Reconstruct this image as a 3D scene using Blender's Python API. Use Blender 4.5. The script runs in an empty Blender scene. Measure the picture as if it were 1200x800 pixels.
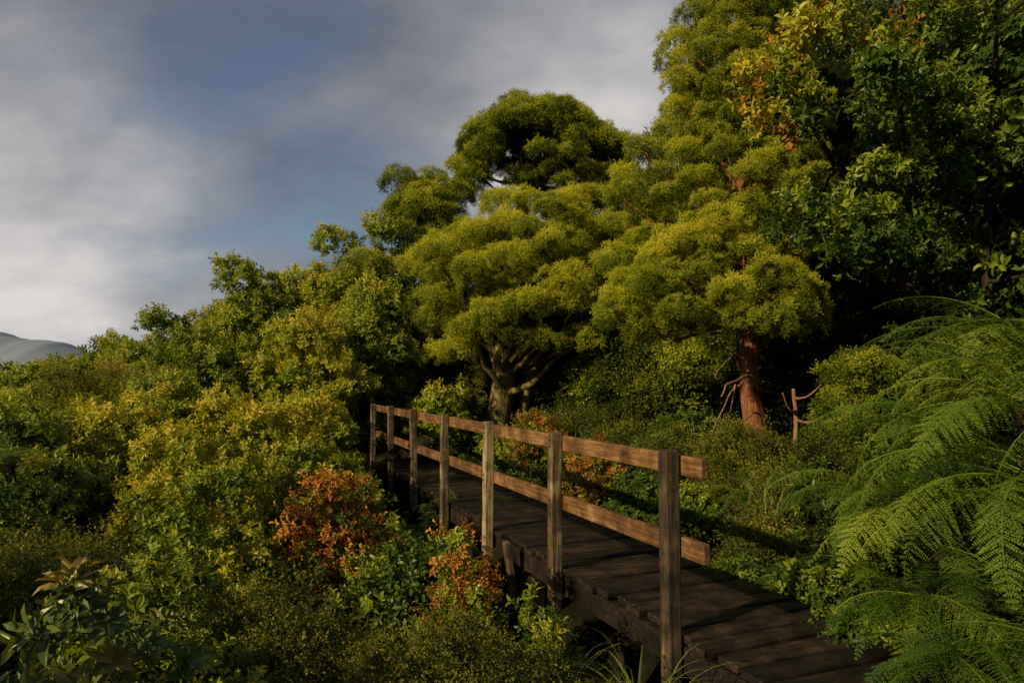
import bpy, math, numpy as np
from mathutils import Vector
rng = np.random.default_rng(7)
scene = bpy.context.scene
root = scene.collection
def link(o, parent=None):
    root.objects.link(o)
    if parent: o.parent = parent
    return o
def empty(name, loc=(0,0,0), rz=0):
    e = bpy.data.objects.new(name, None); e.location = loc; e.rotation_euler=(0,0,rz)
    e.empty_display_size=.2
    return link(e)

# ------------------------------------------------------------- terrain height
def sm(a,b,x):
    t=np.clip((x-a)/(b-a),0,1); return t*t*(3-2*t)
def H(x,y):
    x=np.asarray(x,float); y=np.asarray(y,float)
    s=(x-.88)*.927+(y-3.8)*.374
    l=-0.75-0.10*np.clip(-s,0,7)-0.22*np.clip(-s-9,0,120)
    r=-0.30+0.20*np.clip(s-1.1,0,6)+0.33*np.clip(s-7.1,0,60)
    k=sm(-.2,1.15,s)
    z=l*(1-k)+r*k
    z=z+1.0*sm(1.35,2.5,s)*(1-sm(4.6,7.0,y))*sm(-6,0,y)
    z=z+0.75*sm(11.3,12.4,y)*sm(-1.6,-.1,s)*(1-sm(1.0,1.6,s))*(1-sm(14,17,y))
    z=z+.06*np.sin(x*2.3+1)*np.cos(y*1.9)+.03*np.sin(x*5.1+y*4.3)
    return z

# ------------------------------------------------------------- materials
def newmat(name):
    m=bpy.data.materials.new(name); m.use_nodes=True
    nt=m.node_tree; nt.nodes.clear()
    out=nt.nodes.new('ShaderNodeOutputMaterial')
    return m,nt,nt.nodes,nt.links,out
def ramp(nd, stops):
    r=nd.new('ShaderNodeValToRGB'); e=r.color_ramp.elements
    e[0].position,e[0].color=stops[0][0],(*stops[0][1],1)
    e[1].position,e[1].color=stops[-1][0],(*stops[-1][1],1)
    for p,c in stops[1:-1]:
        k=e.new(p); k.color=(*c,1)
    return r
def math_(nt,op,a,b):
    n=nt.nodes.new('ShaderNodeMath'); n.operation=op
    for i,v in enumerate((a,b)):
        if isinstance(v,(int,float)): n.inputs[i].default_value=v
        else: nt.links.new(v,n.inputs[i])
    return n.outputs[0]
def leafmat(name, stops, rough=.5, trans=.28, spec=.35):
    m,nt,nd,lk,out=newmat(name)
    at=nd.new('ShaderNodeAttribute'); at.attribute_type='INSTANCER'; at.attribute_name='tint'
    lv=nd.new('ShaderNodeAttribute'); lv.attribute_type='GEOMETRY'; lv.attribute_name='leafv'
    oi=nd.new('ShaderNodeObjectInfo')
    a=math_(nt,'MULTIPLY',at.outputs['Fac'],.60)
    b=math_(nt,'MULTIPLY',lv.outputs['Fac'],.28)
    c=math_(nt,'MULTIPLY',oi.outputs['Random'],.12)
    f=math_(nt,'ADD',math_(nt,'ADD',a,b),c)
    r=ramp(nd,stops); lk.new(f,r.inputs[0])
    p=nd.new('ShaderNodeBsdfPrincipled'); p.inputs['Roughness'].default_value=rough
    p.inputs['Specular IOR Level'].default_value=spec
    lk.new(r.outputs[0],p.inputs['Base Color'])
    t=nd.new('ShaderNodeBsdfTranslucent')
    mx=nd.new('ShaderNodeMix'); mx.data_type='RGBA'; mx.blend_type='MULTIPLY'; mx.inputs[0].default_value=1
    lk.new(r.outputs[0],mx.inputs[6]); mx.inputs[7].default_value=(1.3,1.25,.5,1)
    lk.new(mx.outputs[2],t.inputs[0])
    ms=nd.new('ShaderNodeMixShader'); ms.inputs[0].default_value=trans
    lk.new(p.outputs[0],ms.inputs[1]); lk.new(t.outputs[0],ms.inputs[2]); lk.new(ms.outputs[0],out.inputs[0])
    return m
M_con=leafmat('conifer_foliage',[(0,(.012,.020,.003)),(.26,(.058,.09,.007)),(.52,(.29,.325,.020)),(1,(.66,.60,.05))],.6,.28,.15)
M_brd=leafmat('broad_leaf',[(0,(.014,.032,.006)),(.3,(.065,.118,.011)),(.56,(.27,.32,.022)),(1,(.58,.46,.04))],.42,.33,.3)
M_sml=leafmat('small_leaf',[(0,(.022,.028,.006)),(.35,(.08,.10,.013)),(.7,(.22,.21,.022)),(1,(.38,.27,.04))],.55,.33,.25)
M_org=leafmat('autumn_leaf',[(0,(.06,.10,.015)),(.25,(.19,.13,.02)),(.55,(.42,.15,.025)),(1,(.54,.28,.045))],.5,.3,.3)
M_frn=leafmat('fern_leaf',[(0,(.010,.028,.004)),(.4,(.06,.12,.012)),(1,(.30,.36,.03))],.55,.28,.2)
M_grs=leafmat('grass_blade',[(0,(.05,.08,.015)),(.5,(.16,.18,.03)),(1,(.36,.30,.10))],.45,.25,.4)
M_big=leafmat('glossy_leaf',[(0,(.03,.06,.016)),(.5,(.08,.13,.022)),(.8,(.18,.18,.03)),(1,(.34,.2,.05))],.4,.2,.5)
def barkmat(name,c1,c2,c3,sc=6,stretch=.12,rough=.85):
    m,nt,nd,lk,out=newmat(name)
    tc=nd.new('ShaderNodeTexCoord'); mp=nd.new('ShaderNodeMapping'); mp.inputs['Scale'].default_value=(1,1,stretch)
    lk.new(tc.outputs['Object'],mp.inputs[0])
    n=nd.new('ShaderNodeTexNoise'); n.inputs['Scale'].default_value=sc*5; n.inputs['Detail'].default_value=8; n.inputs['Roughness'].default_value=.7
    lk.new(mp.outputs[0],n.inputs[0])
    r=ramp(nd,[(.3,c1),(.5,c2),(.68,c3)]); lk.new(n.outputs[0],r.inputs[0])
    p=nd.new('ShaderNodeBsdfPrincipled'); p.inputs['Roughness'].default_value=rough; p.inputs['Specular IOR Level'].default_value=.2
    lk.new(r.outputs[0],p.inputs['Base Color'])
    b=nd.new('ShaderNodeBump'); b.inputs['Strength'].default_value=.9; b.inputs['Distance'].default_value=.03
    lk.new(n.outputs[0],b.inputs['Height']); lk.new(b.outputs[0],p.inputs['Normal'])
    lk.new(p.outputs[0],out.inputs[0]); return m
M_bark=barkmat('red_brown_bark',(.05,.02,.012),(.22,.08,.04),(.46,.21,.10),8)
M_barkd=barkmat('dark_bark',(.010,.008,.005),(.03,.022,.014),(.07,.055,.035))
M_barkg=barkmat('mossy_bark',(.05,.04,.015),(.19,.145,.05),(.40,.31,.12))
M_twig=barkmat('twig_bark',(.04,.025,.015),(.09,.05,.03),(.16,.1,.06))
M_dead=barkmat('dead_wood',(.08,.035,.02),(.28,.14,.07),(.46,.30,.17))
def woodmat(name,cols,axis,rough,wetspec=.4):
    m,nt,nd,lk,out=newmat(name)
    tc=nd.new('ShaderNodeTexCoord'); mp=nd.new('ShaderNodeMapping')
    sc=[22,22,22]; sc[axis]=1.3; mp.inputs['Scale'].default_value=sc
    lk.new(tc.outputs['Object'],mp.inputs[0])
    n=nd.new('ShaderNodeTexNoise'); n.inputs['Scale'].default_value=2.2; n.inputs['Detail'].default_value=9; n.inputs['Roughness'].default_value=.72; n.inputs['Distortion'].default_value=.4
    lk.new(mp.outputs[0],n.inputs[0])
    n2=nd.new('ShaderNodeTexNoise'); n2.inputs['Scale'].default_value=4.5; n2.inputs['Detail'].default_value=8; n2.inputs['Roughness'].default_value=.65
    lk.new(tc.outputs['Object'],n2.inputs[0])
    pv=nd.new('ShaderNodeAttribute'); pv.attribute_name='pv'
    f=math_(nt,'ADD',math_(nt,'MULTIPLY',n.outputs[0],.85),math_(nt,'MULTIPLY',n2.outputs[0],.95))
    f=math_(nt,'ADD',f,math_(nt,'MULTIPLY',pv.outputs['Fac'],.08))
    f=math_(nt,'SUBTRACT',f,.42)
    r=ramp(nd,[(.28,cols[0]),(.5,cols[1]),(.72,cols[2])]); lk.new(f,r.inputs[0])
    p=nd.new('ShaderNodeBsdfPrincipled')
    rr=nd.new('ShaderNodeMapRange'); rr.inputs[3].default_value=rough-.15; rr.inputs[4].default_value=rough+.2
    lk.new(n2.outputs[0],rr.inputs[0]); lk.new(rr.outputs[0],p.inputs['Roughness'])
    p.inputs['Specular IOR Level'].default_value=wetspec
    lk.new(r.outputs[0],p.inputs['Base Color'])
    b=nd.new('ShaderNodeBump'); b.inputs['Strength'].default_value=.9; b.inputs['Distance'].default_value=.012
    lk.new(f,b.inputs['Height']); lk.new(b.outputs[0],p.inputs['Normal'])
    lk.new(p.outputs[0],out.inputs[0]); return m
M_rail=woodmat('weathered_rail_wood',[(.022,.012,.006),(.135,.062,.020),(.32,.18,.07)],1,.6)
M_post=woodmat('weathered_post_wood',[(.02,.013,.007),(.10,.064,.030),(.36,.28,.15)],2,.6)
M_deck=woodmat('wet_deck_wood',[(.004,.003,.002),(.016,.010,.006),(.066,.038,.020)],0,.5,.3)
m,nt,nd,lk,out=newmat('forest_soil'); M_soil=m
n=nd.new('ShaderNodeTexNoise'); n.inputs['Scale'].default_value=1.7; n.inputs['Detail'].default_value=12; n.inputs['Roughness'].default_value=.7
tc=nd.new('ShaderNodeTexCoord'); lk.new(tc.outputs['Object'],n.inputs[0])
r=ramp(nd,[(.35,(.008,.006,.004)),(.5,(.014,.014,.006)),(.65,(.028,.032,.01))]); lk.new(n.outputs[0],r.inputs[0])
p=nd.new('ShaderNodeBsdfPrincipled'); p.inputs['Roughness'].default_value=.95; p.inputs['Specular IOR Level'].default_value=.05; lk.new(r.outputs[0],p.inputs['Base Color'])
b=nd.new('ShaderNodeBump'); b.inputs['Distance'].default_value=.1; lk.new(n.outputs[0],b.inputs['Height']); lk.new(b.outputs[0],p.inputs['Normal'])
lk.new(p.outputs[0],out.inputs[0])
m,nt,nd,lk,out=newmat('misty_hill_slope'); M_hill=m
n=nd.new('ShaderNodeTexNoise'); n.inputs['Scale'].default_value=.03; n.inputs['Detail'].default_value=10
tc=nd.new('ShaderNodeTexCoord'); lk.new(tc.outputs['Object'],n.inputs[0])
r=ramp(nd,[(.35,(.22,.26,.33)),(.65,(.24,.28,.35))]); lk.new(n.outputs[0],r.inputs[0])  # distance haze painted into the slope's base colour
p=nd.new('ShaderNodeBsdfPrincipled'); p.inputs['Roughness'].default_value=1; p.inputs['Specular IOR Level'].default_value=0; lk.new(r.outputs[0],p.inputs['Base Color'])
lk.new(p.outputs[0],out.inputs[0])

# ------------------------------------------------------------- mesh helpers
def mesh_obj(name, V, F, mat, parent=None, attr=None, smooth=False, dolink=True):
    me=bpy.data.meshes.new(name); me.from_pydata([tuple(v) for v in V],[],F); me.update()
    if attr is not None:
        a=me.attributes.new(attr[0],'FLOAT','FACE'); a.data.foreach_set('value',np.asarray(attr[1],dtype=np.float32))
    me.materials.append(mat)
    if smooth: me.polygons.foreach_set('use_smooth',[True]*len(F))
    o=bpy.data.objects.new(name,me)
    if dolink: link(o,parent)
    return o
def nrmz(v): v=np.asarray(v,float); return v/(np.linalg.norm(v)+1e-9)
class MB:
    def __init__(s): s.V=[];s.F=[];s.A=[]
    def quadleaf(s,p,d,up,L,W,v):
        d=nrmz(d); sd=nrmz(np.cross(d,up)); i=len(s.V)
        s.V+= [p, p+d*L*.5+sd*W*.5, p+d*L, p+d*L*.5-sd*W*.5]; s.F.append((i,i+1,i+2,i+3)); s.A.append(v)
    def leaf(s,p,d,up,L,W,v,droop=.2,fold=.25):
        d=nrmz(d); sd=nrmz(np.cross(d,up)); n=nrmz(np.cross(sd,d)); i=len(s.V)
        m1=p+d*L*.35; m2=p+d*L*.72-n*L*droop*.35; t=p+d*L*.98-n*L*droop
        f=n*W*fold
        s.V+=[p,m1,m2,t, m1+sd*W*.45+f, m2+sd*W*.42+f, m1-sd*W*.45+f, m2-sd*W*.42+f]
        for q in ((0,1,4),(0,6,1),(1,2,5,4),(1,6,7,2),(2,3,5),(2,7,3)):
            s.F.append(tuple(i+k for k in q)); s.A.append(v)
    def tube(s,P,R,sides=6,v=.5,rough=0,r=rng):
        P=np.asarray(P,float); n=len(P); i0=len(s.V)
        T=np.gradient(P,axis=0)
        ref=np.array([.31,.17,.93]) if abs(nrmz(T[0])[2])<.8 else np.array([.93,.3,.1])
        ph=np.arange(sides)*2*np.pi/sides
        for k in range(n):
            t=nrmz(T[k]); a=nrmz(np.cross(t,ref)); b=np.cross(t,a)
            for j in range(sides):
                rr=R[k]*(1+rough*(.5*math.sin(ph[j]*3+k*.15)+.35*math.sin(ph[j]*5+1+k*.23)+r.normal()*.25))
                s.V.append(P[k]+(a*math.cos(ph[j])+b*math.sin(ph[j]))*rr)
        for k in range(n-1):
            for j in range(sides):
                j2=(j+1)%sides
                s.F.append((i0+k*sides+j,i0+k*sides+j2,i0+(k+1)*sides+j2,i0+(k+1)*sides+j)); s.A.append(v)
        s.F.append(tuple(i0+(n-1)*sides+j for j in range(sides))); s.A.append(v)
def rdir(r,zlo=-1,zhi=1):
    z=r.uniform(zlo,zhi); a=r.uniform(0,2*np.pi); q=math.sqrt(max(0,1-z*z)); return np.array([q*math.cos(a),q*math.sin(a),z])

# ------------------------------------------------------------- sprig prototypes
def proto(coll,name,mb,mat):
    o=mesh_obj(name,mb.V,mb.F,mat,attr=('leafv',mb.A),dolink=False); coll.objects.link(o)
def mkcoll(n): return bpy.data.collections.new(n)
C={}
C['con']=mkcoll('conifer_sprigs')
for k in range(4):
    mb=MB(); r=np.random.default_rng(10+k); N=42
    for t in range(N):
        z=.0+.97*(t+.5)/N; a=t*2.39996+r.uniform(-.3,.3); q=math.sqrt(1-z*z)
        d=nrmz(np.array([q*math.cos(a),q*math.sin(a),z])+rdir(r)*.2)
        L=r.uniform(.09,.18)*(1+.2*math.sin(a*2+k)); bend=np.array([0,0,.45])
        for j in range(8):
            u=.5+.5*(j+.5)/8; p=d*L*u*np.array([1,1,.8])+bend*L*u*u*.4+rdir(r)*.008
            dd=nrmz(d*.4+np.array([0,0,.35])+rdir(r)*.9)
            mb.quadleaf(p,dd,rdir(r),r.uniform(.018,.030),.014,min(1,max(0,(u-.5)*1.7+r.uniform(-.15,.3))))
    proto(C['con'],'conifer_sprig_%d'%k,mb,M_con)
def broad(coll,mat,seed,nst,nlf,L0,W0,stem=.16,var=.25,up=.5):
    for k in range(3):
        mb=MB(); r=np.random.default_rng(seed+k)
        for t in range(nst):
            d=nrmz(rdir(r,0,1)+np.array([0,0,up])); S=stem*r.uniform(.7,1.2)
            p0=rdir(r)*.03
            a0=r.uniform(0,6.28); a=nrmz(np.cross(d,[.3,.9,.1])); b=np.cross(d,a)
            for j in range(nlf):
                u=.25+.75*(j+.5)/nlf; ang=a0+j*2.4; rad=a*math.cos(ang)+b*math.sin(ang)
                el=.25+1.1*u*u
                dd=nrmz(rad+d*el*.9+rdir(r)*.15)
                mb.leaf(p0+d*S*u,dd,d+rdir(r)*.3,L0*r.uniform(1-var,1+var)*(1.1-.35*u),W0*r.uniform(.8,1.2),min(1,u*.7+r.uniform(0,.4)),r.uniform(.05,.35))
        proto(coll,coll.name+'_%d'%k,mb,mat)
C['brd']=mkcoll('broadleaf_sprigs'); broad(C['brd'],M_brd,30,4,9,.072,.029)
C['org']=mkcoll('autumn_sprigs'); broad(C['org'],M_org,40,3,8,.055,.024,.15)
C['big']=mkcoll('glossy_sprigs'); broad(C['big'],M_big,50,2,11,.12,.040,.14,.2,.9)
C['sml']=mkcoll('smallleaf_sprigs')
for k in range(3):
    mb=MB(); r=np.random.default_rng(60+k)
    for t in range(11):
        d=nrmz(rdir(r,0,1)+np.array([0,0,.5])); L=r.uniform(.14,.25); p0=rdir(r)*.03; bend=rdir(r)*.5
        for j in range(13):
            u=(j+.5)/13; p=p0+d*L*u+bend*L*u*u*.5
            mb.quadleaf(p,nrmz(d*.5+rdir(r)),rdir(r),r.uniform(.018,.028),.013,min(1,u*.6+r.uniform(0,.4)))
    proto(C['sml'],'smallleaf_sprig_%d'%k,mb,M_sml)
C['frn']=mkcoll('fern_fronds')
for k in range(4):
    mb=MB(); r=np.random.default_rng(70+k); N=34
    p=np.zeros(3); ang=math.radians(45-8*k); P=[]; D=[]
    for j in range(N):
        u=j/(N-1); P.append(p.copy()); d=np.array([math.cos(ang),.3*math.sin(u*2.5+k*2),math.sin(ang)]); D.append(nrmz(d))
        p=p+nrmz(d)*(1.1/N); ang-=math.radians(2.5+.4*k)*(.5+u)
    mb.tube(P,[.005*(1-.8*j/N) for j in range(N)],4,.9)
    for j in range(3,N):
        u=j/(N-1); Lp=.19*(math.sin(math.pi*min(1,(u*.80+.20)))**.9)*(1-.15*u)+.010
        for sgn in (-1,1):
            if r.random()<.03: continue
            side=np.array([0,sgn,0.]); up=nrmz(np.cross(side,D[j]))*(-sgn)
            if up[2]<0: up=-up
            dd=nrmz(side+D[j]*r.uniform(.42,.66)-up*r.uniform(.0,.5)+rdir(r)*.09); Lq=Lp*r.uniform(.82,1.1); n2=max(4,int(Lq/.0098))
            ax=nrmz(np.cross(up,dd)+rdir(r)*.12); crl=r.uniform(.1,.5)
            for q in range(n2):
                w=(q+.5)/n2; base=P[j]+dd*Lq*w-up*Lq*w*w*crl
                pl=.0185*(1-w)**.55*(.4+.6*Lp/.19)*r.uniform(.8,1.15)+.003
                for s2 in (-1,1):
                    mb.quadleaf(base,ax*s2+dd*.7+rdir(r)*.28,up+rdir(r)*.45,pl,.009,min(1,.05+.4*w+r.uniform(0,.55)))
    proto(C['frn'],'fern_frond_%d'%k,mb,M_frn)
C['grs']=mkcoll('grass_tufts')
for k in range(2):
    mb=MB(); r=np.random.default_rng(80+k)
    for t in range(26):
        a=r.uniform(0,6.28); el=r.uniform(.9,1.45); L=r.uniform(.35,.75); W=r.uniform(.007,.014)
        h=np.array([math.cos(a),math.sin(a),0]); p=h*r.uniform(0,.05); sd=np.array([-h[1],h[0],0]); i=len(mb.V); n=8; v=r.uniform(0,1)
        for j in range(n+1):
            u=j/n; w=W*(1-u**2)*.5+.0005
            mb.V+=[p+sd*w,p-sd*w]
            p=p+(h*math.cos(el)+np.array([0,0,1])*math.sin(el))*L/n; el-=.30*(.4+u)
        for j in range(n):
            mb.F.append((i+2*j,i+2*j+1,i+2*j+3,i+2*j+2)); mb.A.append(v)
    proto(C['grs'],'grass_tuft_%d'%k,mb,M_grs)

G={}
for key,coll in C.items():
    ng=bpy.data.node_groups.new('scatter_'+key,'GeometryNodeTree')
    ng.interface.new_socket('Geometry',in_out='INPUT',socket_type='NodeSocketGeometry')
    ng.interface.new_socket('Geometry',in_out='OUTPUT',socket_type='NodeSocketGeometry')
    gi=ng.nodes.new('NodeGroupInput'); go=ng.nodes.new('NodeGroupOutput')
    ci=ng.nodes.new('GeometryNodeCollectionInfo'); ci.inputs['Collection'].default_value=coll
    ci.inputs['Separate Children'].default_value=True; ci.inputs['Reset Children'].default_value=True
    ip=ng.nodes.new('GeometryNodeInstanceOnPoints'); ip.inputs['Pick Instance'].default_value=True
    def na(nm,dt):
        x=ng.nodes.new('GeometryNodeInputNamedAttribute'); x.data_type=dt; x.inputs['Name'].default_value=nm
        return [o for o in x.outputs if o.enabled and o.name=='Attribute'][0]
    L=ng.links.new
    L(gi.outputs[0],ip.inputs['Points']); L(ci.outputs[0],ip.inputs['Instance'])
    L(na('pid','INT'),ip.inputs['Instance Index']); L(na('rot','FLOAT_VECTOR'),ip.inputs['Rotation']); L(na('scl','FLOAT'),ip.inputs['Scale'])
    L(ip.outputs[0],go.inputs[0]); G[key]=ng
NI=[0]
def eul(D,psi):
    D=D/np.linalg.norm(D,axis=1,keepdims=True); th=np.arccos(np.clip(D[:,2],-1,1)); ph=np.arctan2(D[:,1],D[:,0])
    ct,st,cp,sp,cs,ss=np.cos(th),np.sin(th),np.cos(ph),np.sin(ph),np.cos(psi),np.sin(psi)
    m00=cp*ct*cs-sp*ss; m10=sp*ct*cs+cp*ss; m20=-st*cs; m21=st*ss; m22=ct
    return np.stack([np.arctan2(m21,m22),-np.arcsin(np.clip(m20,-1,1)),np.arctan2(m10,m00)],1)
def scatter(name,key,pts,eu,scl,tint,parent=None,origin=(0,0,0)):
    pts=np.asarray(pts)-np.asarray(origin); n=len(pts); NI[0]+=n
    me=bpy.data.meshes.new(name); me.vertices.add(n); me.vertices.foreach_set('co',pts.astype(np.float32).ravel())
    def A(nm,t,v,f='value'):
        a=me.attributes.new(nm,t,'POINT'); a.data.foreach_set(f,v)
    A('rot','FLOAT_VECTOR',eu.astype(np.float32).ravel(),'vector'); A('scl','FLOAT',scl.astype(np.float32))
    A('tint','FLOAT',tint.astype(np.float32)); A('pid','INT',rng.integers(0,len(C[key].objects),n).astype(np.int32))
    me.update(); o=bpy.data.objects.new(name,me); link(o,parent)
    md=o.modifiers.new('scatter','NODES'); md.node_group=G[key]
    return o
def lobes_scatter(name,key,lobes,dens,tscale,tint,parent,origin,flat=.8,tvar=.3,inner=.25,zlo=-.55,up=.45):
    P=[];D=[];S=[];T=[]
    con=key=='con'
    if con: up=.8; inner=.14; tvar=.5
    for (c,r) in lobes:
        n=max(6,int(dens*4*np.pi*r*r)); lt=tint+rng.uniform(-tvar,tvar)*.5
        if con:
            z=zlo+(1-zlo)*(np.arange(n)+rng.uniform(0,1,n))/n; a=np.arange(n)*2.39996+rng.uniform(-.35,.35,n)+rng.uniform(0,6)
        else:
            z=rng.uniform(zlo,1,n); a=rng.uniform(0,2*np.pi,n)
        q=np.sqrt(np.clip(1-z*z,0,1))
        d=np.stack([q*np.cos(a),q*np.sin(a),z],1)
        u=np.where(rng.random(n)<inner,rng.uniform(.35,.85,n),rng.uniform(.76,1.14,n))
        wob=1+.22*np.sin(d[:,0]*6+c[0]*7)*np.sin(d[:,1]*6+c[1]*5)+.10*np.sin(d[:,0]*13+c[2]*9)*np.sin(d[:,2]*11+c[0]*5)
        P.append(np.asarray(c)+d*np.array([1,1,flat])*(r*u*wob)[:,None])
        D.append(d+np.array([0,0,up])+rng.normal(0,.28,(n,3))); S.append(tscale*rng.uniform(.55,1.45,n))
        T.append(np.clip(lt-.04*con+(.40 if con else .28)*z*(u>.8)+rng.normal(0,.10,n)-.18*(u<.8),0,1))  # light and shade painted into tint: lobe tops lighter, inner tufts darker
    P=np.concatenate(P);D=np.concatenate(D);S=np.concatenate(S);T=np.concatenate(T)
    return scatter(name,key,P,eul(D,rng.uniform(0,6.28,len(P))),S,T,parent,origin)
def env(c,R,n,rl,zmin=-.5,fill=.2):
    out=[]
    for k in range(n):
        z=zmin+(1-zmin)*(k+.5)/n; z=min(1,z); a=k*2.399963+rng.uniform(-.3,.3); q=math.sqrt(max(0,1-z*z))
        f=1-rng.random()**1.5*fill*2 if k%4 else .5
        f*=rng.uniform(.92,1.1)
        out.append((np.array([c[0]+R[0]*q*math.cos(a)*f,c[1]+R[1]*q*math.sin(a)*f,c[2]+R[2]*z*f]),rl*rng.uniform(.55,1.35)))
    return out
def curve(a,b,sag,n=9,jit=.04):
    a=np.asarray(a,float);b=np.asarray(b,float);t=np.linspace(0,1,n)[:,None]
    P=a*(1-t)+b*t+np.array([0,0,1.])*sag*np.sin(np.pi*t)*np.linalg.norm(b-a)
    j=rng.normal(0,jit,(n,3))*np.linalg.norm(b-a); j[0]=0
    j=(j+np.roll(j,1,0)+np.roll(j,-1,0))/2; j[0]=0; return P+j*.6
def wood(name,parent,origin,mat,paths,rough=.0):
    mb=MB()
    for (P,R,s) in paths: mb.tube([p-np.asarray(origin) for p in P],R,s,.5,rough if s>7 else 0)
    return mesh_obj(name,mb.V,mb.F,mat,parent,smooth=True)
def limbs(base,top,r0,lobes,sides=12,every=1,split=.45,rl=.3):
    P=curve(base,top,0,14,.03); R=np.linspace(r0,r0*.35,14); R[0]*=1.35;R[1]*=1.12
    out=[(P,R,sides)]
    for k,(c,r) in enumerate(lobes):
        if k%every: continue
        zz=(c[2]-P[0][2])/(P[-1][2]-P[0][2]+1e-6)*split+.12*rng.random(); i=int(np.clip(zz*13,4,12))
        rr=R[i]*rl
        out.append((curve(P[i],c,-.08,8,.06),np.linspace(rr,rr*.25+.004,8),5))
    return out

# ------------------------------------------------------------- ground
n=300
t=np.linspace(-1,1,n); gx=np.sinh(t*6.2)/np.sinh(6.2)*700; gy=np.sinh(t*6.2)/np.sinh(6.2)*900+8
X,Y=np.meshgrid(gx,gy); Z=H(X,Y)
V=np.stack([X.ravel(),Y.ravel(),Z.ravel()],1)
F=[(j*n+i,j*n+i+1,(j+1)*n+i+1,(j+1)*n+i) for j in range(n-1) for i in range(n-1)]
mesh_obj('ground',V,F,M_soil,smooth=True)
hx=np.linspace(-1100,-150,160); hy=np.linspace(300,900,60); X,Y=np.meshgrid(hx,hy)
Z=-60+(91+.25*np.clip(-X-380,-90,500)+3*np.sin(X*.03)+1.6*np.sin(X*.11+Y*.02)+.8*np.sin(X*.37))*np.exp(-((Y-560)/130)**2)
Vh=np.stack([X.ravel(),Y.ravel(),Z.ravel()],1)
F=[(j*160+i,j*160+i+1,(j+1)*160+i+1,(j+1)*160+i) for j in range(59) for i in range(159)]
mesh_obj('distant_hill',Vh,F,M_hill,smooth=True)

# ------------------------------------------------------------- footbridge
br=empty('wooden_footbridge',(.88,3.8,0),math.radians(22))
def boxes(name,lst,mat,bev=.006):
    V=[];F=[];A=[]
    for (c,s,rz,rx,v) in lst:
        i=len(V); cz,sz=math.cos(rz),math.sin(rz); cx,sx=math.cos(rx),math.sin(rx)
        for dz in (-.5,.5):
            for (dx,dy) in ((-.5,-.5),(.5,-.5),(.5,.5),(-.5,.5)):
                x,y,z=dx*s[0],dy*s[1],dz*s[2]
                x,z=x*cx-z*sx, x*sx+z*cx
                x,y=x*cz-y*sz,x*sz+y*cz
                V.append((c[0]+x,c[1]+y,c[2]+z))
        for q in ((0,3,2,1),(4,5,6,7),(0,1,5,4),(1,2,6,5),(2,3,7,6),(3,0,4,7)):
            F.append(tuple(i+k for k in q)); A.append(v)
    o=mesh_obj(name,V,F,mat,br,attr=('pv',A))
    b=o.modifiers.new('bevel','BEVEL'); b.width=bev; b.segments=2
    return o
SP=1.482
r=np.random.default_rng(5)
pl=[];y=-3.4
while y<9.6:
    w=.15+r.uniform(-.006,.006)
    pl.append(((.585+r.normal(0,.018),y,-.022+r.normal(0,.006)),(1.04+r.normal(0,.02),w,.045),r.normal(0,.014),r.normal(0,.008),r.uniform(-1.3,1.3))); y+=w+.024+r.uniform(0,.010)
boxes('deck_planks',pl,M_deck,.010)
posts=[]
for i in range(7):
    ht=1.035+r.uniform(-.01,.015); bot=-.30
    posts.append(((0,i*SP,(ht+bot)/2),(.085,.09,ht-bot),r.normal(0,.03),.018 if i==0 else r.normal(0,.012),{0:-1.5,2:2.4}.get(i,r.uniform(-1,1))))  # sun on third post and dimness of nearest painted via wood tone
boxes('posts',posts,M_post,.007)
piles=[]
for i in range(6):
    for xx in (.12,.98): piles.append(((xx,i*SP+.62,-.74),(.11,.11,1.0),0,0,r.uniform(-1,0)))
boxes('support_piles',piles,M_deck,.006)
boxes('braces',[((-.06,1*SP+.75,-.22),(.05,.08,.55),0,.15,0)],M_post,.006)
boxes('top_handrail',[((.066,-.27+2.475,.955),(.045,4.85,.11),0,0,.5),((.066,7.03,.953),(.044,4.75,.108),0,0,.1)],M_rail,.006)
boxes('mid_rail',[((.066,-.29+2.475,.505),(.043,4.85,.11),0,0,.2),((.066,7.03,.503),(.042,4.75,.108),0,0,-.2)],M_rail,.006)
boxes('stringers',[((.10,3.1,-.125),(.07,13.2,.155),0,0,-.2),((1.03,3.1,-.125),(.07,13.2,.155),0,0,-.4)],M_deck,.005)
mb=MB()
for i in range(7):
    for z in (.93,.98,.48,.53,-.1,-.16):
        P=np.array([[-.042,i*SP,z],[-.052,i*SP,z]]); mb.tube(P,[.008,.007],8)
for q in pl:
    for xx in (.11,1.02):
        mb.tube(np.array([[xx,q[0][1]-.03,-.004],[xx,q[0][1]-.03,.003]]),[.005,.004],6); mb.tube(np.array([[xx,q[0][1]+.03,-.004],[xx,q[0][1]+.03,.003]]),[.005,.004],6)
m,nt,nd,lk,out=newmat('galvanised_bolt'); p=nd.new('ShaderNodeBsdfPrincipled'); p.inputs['Base Color'].default_value=(.12,.10,.08,1); p.inputs['Metallic'].default_value=.6; p.inputs['Roughness'].default_value=.6; lk.new(p.outputs[0],out.inputs[0])
mesh_obj('bolts',mb.V,mb.F,m,br)

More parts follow.
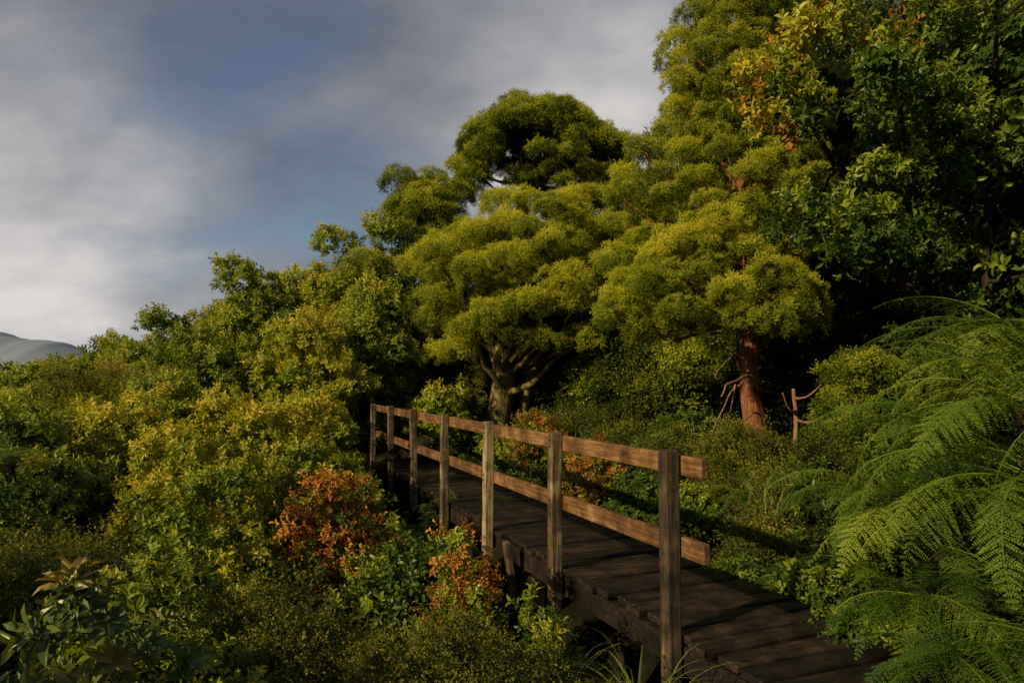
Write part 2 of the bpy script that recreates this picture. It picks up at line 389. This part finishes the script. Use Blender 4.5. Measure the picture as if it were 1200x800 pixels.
# ------------------------------------------------------------- trees
def tree(name,base,lobes,key,dens,ts,tint,bark,r0,top,every=1,sides=14,split=.6,flat=.7,tvar=.3,rough=.12,rl=.35,extra=[]):
    base=np.array([base[0],base[1],float(H(base[0],base[1]))-.15]) if len(base)==2 else np.array(base,float)
    e=empty(name,tuple(base))
    wood('trunk_and_limbs',e,base,bark,limbs(base,top,r0,lobes,sides,every,split,rl)+extra,rough)
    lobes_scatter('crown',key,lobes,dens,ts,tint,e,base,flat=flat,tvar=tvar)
    return e
lb=env((.15,13.2,3.35),(1.85,1.5,1.45),92,.33,-.8,.2)
lb+=[(np.array([1.65,12.6,2.3]),.42),(np.array([1.25,12.3,2.15]),.33),(np.array([-.7,12.3,2.35]),.38),(np.array([-.35,12.0,2.55]),.38),(np.array([2.0,13.2,3.7]),.45),(np.array([1.9,13.6,4.4]),.5),(np.array([1.0,13.6,4.8]),.45),(np.array([-1.4,13.2,3.9]),.45),
     (np.array([-1.0,12.6,2.0]),.34),(np.array([-1.35,13.0,2.6]),.4),(np.array([.5,12.2,2.1]),.34),(np.array([1.9,12.9,1.95]),.32),(np.array([2.2,13.2,2.7]),.4),(np.array([-1.5,13.4,1.9]),.35),(np.array([.15,12.0,2.7]),.35),(np.array([.9,11.9,2.75]),.35)]
e=tree('mountain_cedar_tree',(-.38,13.2),lb,'con',44,.70,.54,M_barkg,.27,(.1,13.4,4.3),every=2,sides=20,rough=.2,extra=[(curve((.1,13.5,.4),(.8,13.2,2.8),.1,10,.04),np.linspace(.12,.05,10),9)])
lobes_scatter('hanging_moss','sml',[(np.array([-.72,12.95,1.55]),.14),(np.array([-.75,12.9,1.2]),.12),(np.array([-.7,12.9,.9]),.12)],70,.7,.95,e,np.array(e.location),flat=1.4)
lb=[]
for k in range(80):
    a=k*2.4; q=math.sqrt((k+.5)/80)
    x=.78+2.15*q*math.cos(a)+rng.normal(0,.12); yy=18+1.7*q*math.sin(a); z=6.45+1.9*math.sqrt(max(0,1-q*q*.92))+rng.normal(0,.18)
    lb.append((np.array([x,yy,z]),rng.uniform(.26,.48)))
for k in range(20):
    a=k*2.4; q=math.sqrt((k+.5)/20)
    lb.append((np.array([1.5+1.5*q*math.cos(a),17.9+1.3*q*math.sin(a),6.8+.3*rng.normal()+.4*(1-q)]),rng.uniform(.22,.36)))
for c in ((-1.0,17.4,6.6),(2.1,17.3,6.3),(2.7,17.6,6.6),(2.3,17.5,5.9),(2.9,17.5,6.2),(-1.2,17.6,6.2)): lb.append((np.array(c),.4))
tree('umbrella_cedar_tree',(.1,18.2),lb,'con',27,.90,.38,M_barkd,.26,(.45,18,7.1),split=.95,every=4,rl=.5)
lb=env((-2.15,17,5.5),(.95,.9,1.0),30,.34,-.8,.2)+env((-1.6,16.2,4.3),(.9,.8,.8),20,.36,-.8,.2)
tree('cedar_tree',(-2.0,17),lb,'con',29,.86,.36,M_barkd,.18,(-2.1,17,6.0),split=.8,every=2)
lb=env((2.4,15.5,4.5),(1.5,1.1,1.4),48,.40,-.8,.2)
tree('cedar_tree',(2.2,15.8),lb,'con',29,.86,.48,M_barkd,.2,(2.4,15.6,5.4),every=2)
lb=[]
for k in range(215):
    u=(k+.5)/215; z=2.05+5.6*u**1.05; a=k*2.4; rad=(1.27*(1-u)**.60+.18)*rng.uniform(.58,1.08)*(1+.16*math.sin(z*4.2+a))
    cx=2.62+.5*u; lb.append((np.array([cx+rad*math.cos(a),9+rad*.9*math.sin(a),z]),rng.uniform(.15,.36)*(1-.3*u)))
for c in ((1.5,8.8,2.4),(1.75,8.5,2.1),(2.1,8.2,2.15),(1.45,9.1,3.0),(1.9,8.3,2.9)): lb.append((np.array(c),.3))
tree('tall_cedar_tree',(3.32,9.0),lb,'con',62,.52,.52,M_bark,.145,(3.0,9,7.2),every=3,split=.8,sides=20,rough=.2,rl=.25)

base=np.array([4.7,7.0,1.0])
L0=[(2.4,4.0),(2.6,4.35),(2.83,4.23),(3.15,4.62),(3.62,4.15),(3.94,4.7),(4.33,4.23),(3.1,3.36),(2.85,2.85),(3.54,3.36),(4.1,3.36),(4.57,4.9),(4.6,3.6),(3.3,2.74),(3.3,3.9),(5.1,4.4),(5.2,3.4),(4.4,2.8),(3.7,5.3),(4.6,5.6),(5.4,5.2),(3.1,5.3),(3.9,2.6),(4.9,2.4),(2.8,3.7),(3.8,3.7),(4.0,5.0),(3.4,4.9),(4.8,4.2),(4.3,3.9)]
lb=[(np.array([a+rng.normal(0,.08),6.3+rng.uniform(-.6,.9),b+rng.normal(0,.08)]),rng.uniform(.13,.27)) for a,b in L0]
e=empty('broadleaf_tree',tuple(base)); pths=[]
mains=[curve(base,(3.2,6.4,3.0),.08,12,.03),curve(base,(3.6,6.6,4.4),.05,12,.03),curve(base,(4.8,6.8,5.0),.0,12,.03),curve(base,(2.9,6.5,3.9),.06,12,.03)]
for P in mains: pths.append((P,np.linspace(.055,.02,12),9))
for c,r_ in lb:
    allp=np.concatenate([P[4:] for P in mains]); i=np.argmin(np.linalg.norm(allp-c,axis=1)); pths.append((curve(allp[i],c,.03,7,.06),np.linspace(.022,.007,7),5))
wood('stems',e,base,M_barkd,pths)
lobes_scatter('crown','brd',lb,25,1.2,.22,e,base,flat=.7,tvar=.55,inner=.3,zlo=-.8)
ng_=[(np.array([2.3,6.2,4.05]),.22),(np.array([2.45,6.1,4.4]),.2),(np.array([2.35,6.1,3.7]),.13),(np.array([2.8,6.0,4.6]),.16),(np.array([3.3,6.0,4.3]),.14),(np.array([3.6,6.0,4.8]),.14)]
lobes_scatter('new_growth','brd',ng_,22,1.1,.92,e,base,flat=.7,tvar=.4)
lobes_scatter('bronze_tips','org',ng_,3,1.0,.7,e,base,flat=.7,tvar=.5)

for (x,y,top,rx,k,tn) in [(5.2,11,7.6,1.9,'con',.0),(7.6,11,8.6,2.2,'brd',.0),(4.6,13,7.4,1.7,'con',.05),(6.6,8.6,6.5,1.7,'brd',.0),(9.5,12,9.5,2.3,'con',.0),(6.9,14,9.5,2.2,'con',.0),(6.5,6.2,5.5,1.2,'brd',.0),(2.6,13.0,2.0,1.0,'con',.0),(3.6,16,5.0,1.6,'con',.1),(.4,16.2,4.0,1.6,'con',.0),(-1.9,15.3,3.2,1.0,'brd',.1)]:
    g=float(H(x,y)); rz=(top-g)/2
    lb=env((x,y,g+rz*1.05),(rx,rx*.8,rz*.95),40,.6,-.95,.3)
    tree('hillside_tree',(x,y),lb,k,9 if k=='con' else 12,1.6,tn,M_barkd,.12,(x,y,top-.8),every=3)
for (x,y,top,rx) in [(-5.0,-1.6,3.8,1.5),(-3.4,-3.4,4.4,1.8),(-7.2,.1,4.0,1.4)]:
    g=float(H(x,y)); rz=(top-g)/2
    lb=env((x,y,g+rz*1.02),(rx,rx*.8,rz*.85),28,.48,-.95,.3)
    tree('broadleaf_tree',(x,y),lb,'brd',9,1.7,.3,M_barkd,.12,(x,y,top-.8),every=3)
def bush(name,x,y,top,r,key,tint,nl=12,lr=None,dens=30,ts=1.,bark=M_twig,flat=.8,bot=None,tvar=.45,up=.45):
    g=float(H(x,y)); lo=g if bot is None else bot
    rz=(top-lo)/2; lr=lr or .36*r
    if key=='con': dens*=.7
    lb=env((x,y,lo+rz),(max(.05,r-lr*.8),max(.05,r-lr*.8),max(.08,rz-lr*.6)),nl,lr,-.75,.25)
    base=np.array([x,y,g-.05]); e=empty(name,tuple(base)); pths=[]
    for k,(c,rr) in enumerate(lb):
        if k%2==0: pths.append((curve(base+rng.normal(0,.04,3)*[1,1,0],c,.05,8,.06),np.linspace(.012+.012*(top-g),.004,8),5))
    wood('stems',e,base,bark,pths)
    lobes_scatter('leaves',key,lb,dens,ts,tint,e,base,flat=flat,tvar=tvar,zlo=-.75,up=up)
    if name=='autumn_shrub':
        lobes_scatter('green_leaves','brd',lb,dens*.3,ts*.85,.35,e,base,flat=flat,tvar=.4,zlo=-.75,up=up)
T='broadleaf_tree'
for a in [
 (T,-5.8,15,4.2,1.6,'brd',.36,34,.42,25,1.2),(T,-7.4,14.5,3.05,1.2,'brd',.32,26,.36,26,1.2),(T,-4.2,16,5.1,1.3,'brd',.60,36,.34,28,1.1),
 (T,-5.0,15.6,4.5,1.0,'brd',.42,20,.36,24,1.2),(T,-3.0,16.3,5.5,1.1,'brd',.42,34,.34,28,1.1),(T,-3.5,15.2,4.4,1.0,'con',.4,28,.34,40,.85),(T,-9.0,17,2.9,1.4,'brd',.34,22,.45,20,1.4),
 (T,-12.4,20,2.75,1.3,'brd',.4,18,.35,18,1.4),(T,-15.0,20,2.2,1.6,'brd',.3,18,.45,18,1.5),(T,-10.9,19,2.5,1.2,'brd',.3,18,.45,18,1.4),(T,-13.9,21,2.3,1.3,'brd',.3,18,.4,18,1.4),
 ('shrub',-8.3,12,1.55,1.5,'brd',.28,22,.42,22,1.25),('shrub',-6.7,12,1.9,1.4,'sml',.45,26,.38,28,1.3),('shrub',-5.2,12.6,2.5,1.4,'brd',.36,28,.36,28,1.15),
 ('shrub',-3.7,12.6,3.0,1.15,'brd',.66,28,.30,32,1.0),('shrub',-2.7,13.6,3.3,.95,'brd',.28,20,.34,28,1.15),('shrub',-3.3,14.5,3.9,1.1,'brd',.45,24,.36,26,1.15),
 ('shrub',-4.6,8.2,1.25,1.1,'brd',.66,28,.26,38,.9),('shrub',-3.2,8.6,1.40,1.0,'brd',.78,26,.25,38,.9),('shrub',-3.1,10.6,1.5,.8,'brd',.45,22,.25,36,.95),
 ('shrub',-3.2,6.8,.95,.9,'brd',.70,24,.22,40,.85),('shrub',-5.3,7.0,1.2,1.1,'brd',.2,22,.32,32,1.0),('shrub',-2.3,8.0,.85,.65,'brd',.34,18,.22,36,.9),
 ('shrub',-4.2,5.3,.75,.9,'brd',.15,24,.25,38,.9),('shrub',-2.3,5.3,.62,.7,'brd',.42,20,.2,46,.8),('shrub',-3.0,4.5,.45,.8,'sml',.25,20,.25,50,.9),
 ('shrub',-6.8,8.5,1.2,1.2,'brd',.2,22,.35,28,1.1),('shrub',-6.9,10,1.4,1.2,'sml',.4,22,.34,30,1.2),('shrub',-5.3,10,1.5,1.1,'brd',.4,22,.32,30,1.05),
 ('autumn_shrub',-1.55,6.0,.80,.54,'org',.58,26,.15,52,.8),('autumn_shrub',-.34,4.5,.52,.28,'org',.65,12,.12,48,.62),
 ('autumn_shrub',-4.7,8.5,1.42,.5,'org',.3,12,.15,26,.9),('autumn_shrub',-3.5,9.3,1.55,.4,'org',.3,10,.14,26,.9),('autumn_shrub',.95,7.75,.75,.34,'org',.3,12,.13,46,.75),
 ('shrub',-.85,5.6,.1,.55,'brd',.1,14,.2,46,.85),('shrub',-1.15,3.6,.45,.62,'sml',.4,20,.18,80,.7),('shrub',-.35,3.3,.34,.55,'sml',.35,20,.16,90,.65),
 ('shrub',.20,3.8,.35,.25,'brd',.35,10,.10,90,.55),('shrub',-1.5,3.0,.38,.6,'brd',.25,18,.18,60,.7),('shrub',-.2,2.5,.20,.5,'sml',.3,16,.17,90,.6),
 ('shrub',.35,2.7,.12,.35,'sml',.4,10,.14,90,.6),('shrub',-2.0,3.7,.55,.5,'brd',.3,14,.2,60,.75),
 ('shrub',1.0,10.7,.95,.6,'sml',.1,16,.22,40,1.),('autumn_shrub',.35,10.0,1.05,.5,'org',.25,18,.16,40,.8),('shrub',1.7,9.8,.8,.5,'sml',.1,14,.2,40,1.0),('shrub',2.4,9.6,1.0,.5,'brd',.0,14,.2,36,.9),  # low shrub tints behind the rail stand in for shade
 ('shrub',2.35,7.1,.95,.5,'sml',.40,24,.17,60,.85),('shrub',1.75,7.9,.8,.42,'sml',.1,14,.18,50,.9),('shrub',3.6,7.0,1.9,.5,'con',.15,18,.2,70,.6),('shrub',2.05,8.6,.8,.4,'brd',.0,12,.18,46,.85),
 ('shrub',2.6,6.2,.5,.42,'sml',.3,14,.18,60,.85),('shrub',2.0,5.4,.25,.32,'sml',.2,10,.15,80,.7),
 ('shrub',1.7,6.5,.4,.35,'brd',.1,12,.15,60,.7),('shrub',.9,9.0,.65,.38,'brd',.15,12,.15,60,.8),('shrub',1.25,8.2,.6,.38,'brd',.05,12,.15,60,.8),('shrub',.3,11.0,.7,.4,'brd',.15,10,.18,50,.9),('shrub',1.35,7.2,.4,.3,'brd',.0,10,.14,60,.75),
 ('shrub',4.6,8.2,1.7,.9,'brd',.0,16,.35,30,1.1),('shrub',-.2,12.2,.5,.4,'brd',.3,14,.18,40,.9),('shrub',-1.3,12.7,1.2,.5,'brd',.45,14,.25,36,1.),('shrub',.5,12.5,.8,.35,'brd',.1,12,.18,40,.9),
 ('shrub',3.9,5.3,1.6,.7,'brd',.0,16,.28,36,1.),('shrub',2.15,4.6,.1,.3,'brd',.1,10,.14,70,.7),('shrub',1.95,3.9,.0,.28,'brd',.1,8,.14,80,.6),('shrub',1.75,5.2,.05,.25,'brd',.05,8,.12,80,.6),
 ('glossy_shrub',-1.62,2.45,.78,.5,'big',.5,14,.18,40,.68),('glossy_shrub',-1.2,2.25,.54,.35,'big',.45,10,.15,42,.65),
 ]:
    nm,x,y,top,r_,key,tn,nl,lr,de,ts=a
    bush(nm,x,y,top,r_,key,tn,nl,lr,de,ts)

def fern(x,y,z,nf,L,a0,a1,tint,name='fern'):
    base=np.array([x,y,z]); e=empty(name,tuple(base)); g=float(H(x,y))
    if z>g+.05: wood('fern_trunk',e,base,M_barkd,[(curve((x+.1,y+.05,g-.1),(x,y,z),0,8,.02),np.linspace(.06,.045,8),10)],.2)
    az=np.linspace(math.radians(a0),math.radians(a1),nf)+rng.normal(0,.2,nf)
    eu=np.stack([rng.normal(0,.2,nf),rng.uniform(-.15,.6,nf),az],1)
    scatter('fronds','frn',np.tile(base,(nf,1))+rng.normal(0,.03,(nf,3)),eu,L*rng.uniform(.65,1.15,nf),np.clip(tint+rng.normal(0,.22,nf),0,1),e,base)
for f in [(2.95,3.9,1.30,16,1.05,90,290,.65),(2.75,3.6,.9,16,.95,90,290,.5),(2.5,3.95,.65,15,.9,100,290,.55),(2.9,3.2,.5,14,.9,90,280,.3),(2.25,3.75,.25,13,.72,90,290,.45),
          (3.5,4.6,1.6,16,1.15,90,300,.55),(3.1,4.7,1.1,15,1.05,90,300,.6),(2.6,4.9,.6,13,.85,90,300,.4),(2.55,3.1,.2,13,.75,90,280,.25),(2.35,2.8,-.05,12,.62,90,280,.2),(3.3,3.4,1.35,15,1.05,90,290,.45),
          (2.15,3.25,.10,13,.62,90,280,.3),(2.0,2.75,-.15,11,.5,90,280,.2),
          (3.2,4.1,.9,14,1.0,90,290,.4),(-.75,6.3,.0,10,.6,0,340,.4),(-4.6,6.2,.75,11,.6,0,340,.6),(-5.2,5.9,.8,11,.6,0,340,.5),(-.6,8.3,-.1,10,.6,0,340,.4),(4.4,4.8,1.9,15,1.1,90,290,.4),
          (1.5,7.2,.25,10,.5,0,340,.3),(2.2,6.5,.35,10,.5,0,340,.3),(1.9,4.9,.0,10,.45,0,340,.3),(1.3,9.6,.5,10,.6,0,340,.2),(2.6,8.2,.6,10,.6,0,340,.2)]:
    fern(*f)
P=[]
for (x,y,k,dz) in [(.60,3.25,2,.50),(.45,3.05,2,.45),(.75,3.05,2,.42),(.3,3.3,1,.45),(-1.1,3.0,2,.3),(1.2,9.3,3,.3),(1.5,8.6,3,.3),(1.6,7.6,2,.3),(2.1,5.6,3,.2),(1.85,6.6,2,.25),(1.0,9.9,3,.4)]:
    for q in range(k):
        xx,yy=x+rng.normal(0,.07),y+rng.normal(0,.07); P.append((xx,yy,float(H(xx,yy))+dz))
P=np.array(P); nn=len(P)
scatter('grass','grs',P,np.column_stack([rng.normal(0,.15,nn),rng.normal(0,.15,nn),rng.uniform(0,6.28,nn)]),rng.uniform(.7,1.05,nn),rng.uniform(.2,1,nn))
def under(name,key,n,x0,x1,y0,y1,tint,ts,hh,smin=1.12):
    x=rng.uniform(x0,x1,n);y=rng.uniform(y0,y1,n)
    s=(x-.88)*.927+(y-3.8)*.374; ok=((s<-.12)|(s>smin)|(y>12.6))&~((np.hypot(x,y)<1.2))
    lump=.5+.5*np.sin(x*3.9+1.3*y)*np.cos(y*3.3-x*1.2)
    ok&=~((s>1.6)&(y>6.5)&(y<16)&((rng.random(n)<.85)|(lump<.45)))  # cover thinned on this slope so bare dark soil stands in for shade
    x,y,s,lump=x[ok],y[ok],s[ok],lump[ok]; n=len(x)
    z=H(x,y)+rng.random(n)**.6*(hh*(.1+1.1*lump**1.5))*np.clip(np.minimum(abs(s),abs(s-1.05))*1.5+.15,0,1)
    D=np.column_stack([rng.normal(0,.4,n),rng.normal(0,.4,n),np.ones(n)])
    scatter(name,key,np.column_stack([x,y,z]),eul(D,rng.uniform(0,6.28,n)),ts*rng.uniform(.6,1.3,n),np.clip(tint-.22*(s>1)+.4*(lump-.5)+rng.normal(0,.13,n),0,1))  # tint lowered right of the bridge as painted shade
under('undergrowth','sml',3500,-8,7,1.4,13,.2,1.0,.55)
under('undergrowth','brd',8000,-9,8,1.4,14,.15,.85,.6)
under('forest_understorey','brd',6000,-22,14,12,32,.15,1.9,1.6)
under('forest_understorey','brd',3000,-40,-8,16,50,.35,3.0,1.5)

def snag(name,base,paths):
    e=empty(name,base); wood('wood',e,np.array(base),M_dead,paths)
snag('dead_branch',(3.25,8.85,1.3),[
 (curve((3.27,8.9,1.3),(2.45,8.0,1.25),.16,14,.035),np.linspace(.028,.009,14),7),(curve((2.85,8.4,1.42),(2.3,7.8,.85),.1,10,.04),np.linspace(.017,.005,10),6),
 (curve((3.25,8.9,1.6),(2.5,8.0,1.85),-.12,12,.035),np.linspace(.022,.006,12),6),(curve((2.7,8.25,1.38),(2.5,7.9,.75),.1,9,.05),np.linspace(.013,.004,9),6),(curve((2.8,8.3,1.7),(2.35,7.9,1.45),.2,9,.05),np.linspace(.012,.004,9),6),(curve((3.2,8.8,1.0),(2.6,8.2,.7),.15,10,.05),np.linspace(.017,.005,10),6)])
snag('dead_stump',(3.05,7.4,.1),[(curve((3.1,7.4,-.1),(3.06,7.4,1.35),0,14,.015),np.linspace(.036,.018,14),9),(curve((3.09,7.4,1.0),(3.5,7.2,1.15),-.12,10,.04),np.linspace(.018,.005,10),6),
 (curve((3.07,7.4,1.1),(2.85,7.2,1.3),-.2,10,.04),np.linspace(.018,.004,10),6),(curve((3.06,7.4,1.25),(3.35,7.2,1.5),-.2,10,.04),np.linspace(.014,.004,10),6),(curve((3.08,7.4,.6),(2.9,7.2,.8),-.1,8,.04),np.linspace(.013,.004,8),6)])

# ------------------------------------------------------------- light, sky
S=Vector((-.72,-.57,.46)).normalized()
sun=bpy.data.lights.new('sun','SUN'); sun.energy=5; sun.angle=math.radians(.6); sun.color=(1,.81,.47)
so=bpy.data.objects.new('sun',sun); so.rotation_euler=S.to_track_quat('Z','Y').to_euler(); so.location=(-10,-8,12); link(so)
w=bpy.data.worlds.new('World'); scene.world=w; w.use_nodes=True; nt=w.node_tree; nd=nt.nodes; lk=nt.links; nd.clear()
out=nd.new('ShaderNodeOutputWorld'); sky=nd.new('ShaderNodeTexSky'); sky.sky_type='NISHITA'; sky.sun_disc=False
sky.sun_elevation=math.asin(S.z); sky.sun_rotation=math.atan2(S.x,S.y)%(2*math.pi)
b1=nd.new('ShaderNodeBackground'); b1.inputs[1].default_value=.08; lk.new(sky.outputs[0],b1.inputs[0])
tc=nd.new('ShaderNodeTexCoord'); sep=nd.new('ShaderNodeSeparateXYZ'); lk.new(tc.outputs['Generated'],sep.inputs[0])
den=math_(nt,'ADD',math_(nt,'MAXIMUM',sep.outputs[2],0),.45)
cmb=nd.new('ShaderNodeCombineXYZ'); lk.new(math_(nt,'DIVIDE',sep.outputs[0],den),cmb.inputs[0]); lk.new(math_(nt,'DIVIDE',sep.outputs[1],den),cmb.inputs[1])
mp=nd.new('ShaderNodeMapping'); mp.inputs['Rotation'].default_value=(0,0,.9); mp.inputs['Scale'].default_value=(1.0,1.4,1); lk.new(cmb.outputs[0],mp.inputs[0])
n1=nd.new('ShaderNodeTexNoise'); n1.inputs['Scale'].default_value=2.0; n1.inputs['Detail'].default_value=8; n1.inputs['Roughness'].default_value=.55; n1.inputs['Distortion'].default_value=.5; lk.new(mp.outputs[0],n1.inputs[0])
n2=nd.new('ShaderNodeTexNoise'); n2.inputs['Scale'].default_value=3.0; n2.inputs['Detail'].default_value=7; n2.inputs['Roughness'].default_value=.52; lk.new(mp.outputs[0],n2.inputs[0])
def blob(d,r0,r1):
    v=nd.new('ShaderNodeVectorMath'); v.operation='DISTANCE'; lk.new(tc.outputs['Generated'],v.inputs[0]); v.inputs[1].default_value=Vector(d).normalized()
    mr=nd.new('ShaderNodeMapRange'); mr.interpolation_type='SMOOTHSTEP'; mr.inputs[1].default_value=r0; mr.inputs[2].default_value=r1; mr.inputs[3].default_value=1; mr.inputs[4].default_value=0
    lk.new(v.outputs['Value'],mr.inputs[0]); return mr.outputs[0]
hole=blob((-.33,1,.28),.0,.40)
cov=math_(nt,'ADD',math_(nt,'MULTIPLY',n1.outputs[0],1.35),math_(nt,'MULTIPLY',hole,-.44))
cr=nd.new('ShaderNodeMapRange'); cr.interpolation_type='SMOOTHSTEP'; cr.inputs[1].default_value=.0; cr.inputs[2].default_value=.62; lk.new(cov,cr.inputs[0])
br1=blob((-.72,1,.14),.0,.42); br2=blob((.14,1,.34),.0,.38)
bb=math_(nt,'ADD',math_(nt,'MULTIPLY',math_(nt,'ADD',br1,br2),.78),math_(nt,'MULTIPLY',math_(nt,'SUBTRACT',n2.outputs[0],.42),1.2))
rc=ramp(nd,[(0,(.13,.15,.19)),(.5,(.33,.335,.36)),(1,(.72,.68,.66))]); lk.new(bb,rc.inputs[0])
b2=nd.new('ShaderNodeBackground'); lk.new(rc.outputs[0],b2.inputs[0]); b2.inputs[1].default_value=1
ms=nd.new('ShaderNodeMixShader'); lk.new(cr.outputs[0],ms.inputs[0]); lk.new(b1.outputs[0],ms.inputs[1]); lk.new(b2.outputs[0],ms.inputs[2]); lk.new(ms.outputs[0],out.inputs[0])

# ------------------------------------------------------------- camera
cam=bpy.data.cameras.new('camera'); cam.lens=24; cam.sensor_width=36; cam.shift_y=.039; cam.clip_end=3000; cam.clip_start=.05
co=bpy.data.objects.new('camera',cam); co.location=(0,0,1.42); co.rotation_euler=(math.radians(90),0,0); link(co); scene.camera=co
scene.view_settings.view_transform='Standard'; scene.view_settings.look='None'; scene.view_settings.exposure=0
print('instances',NI[0])
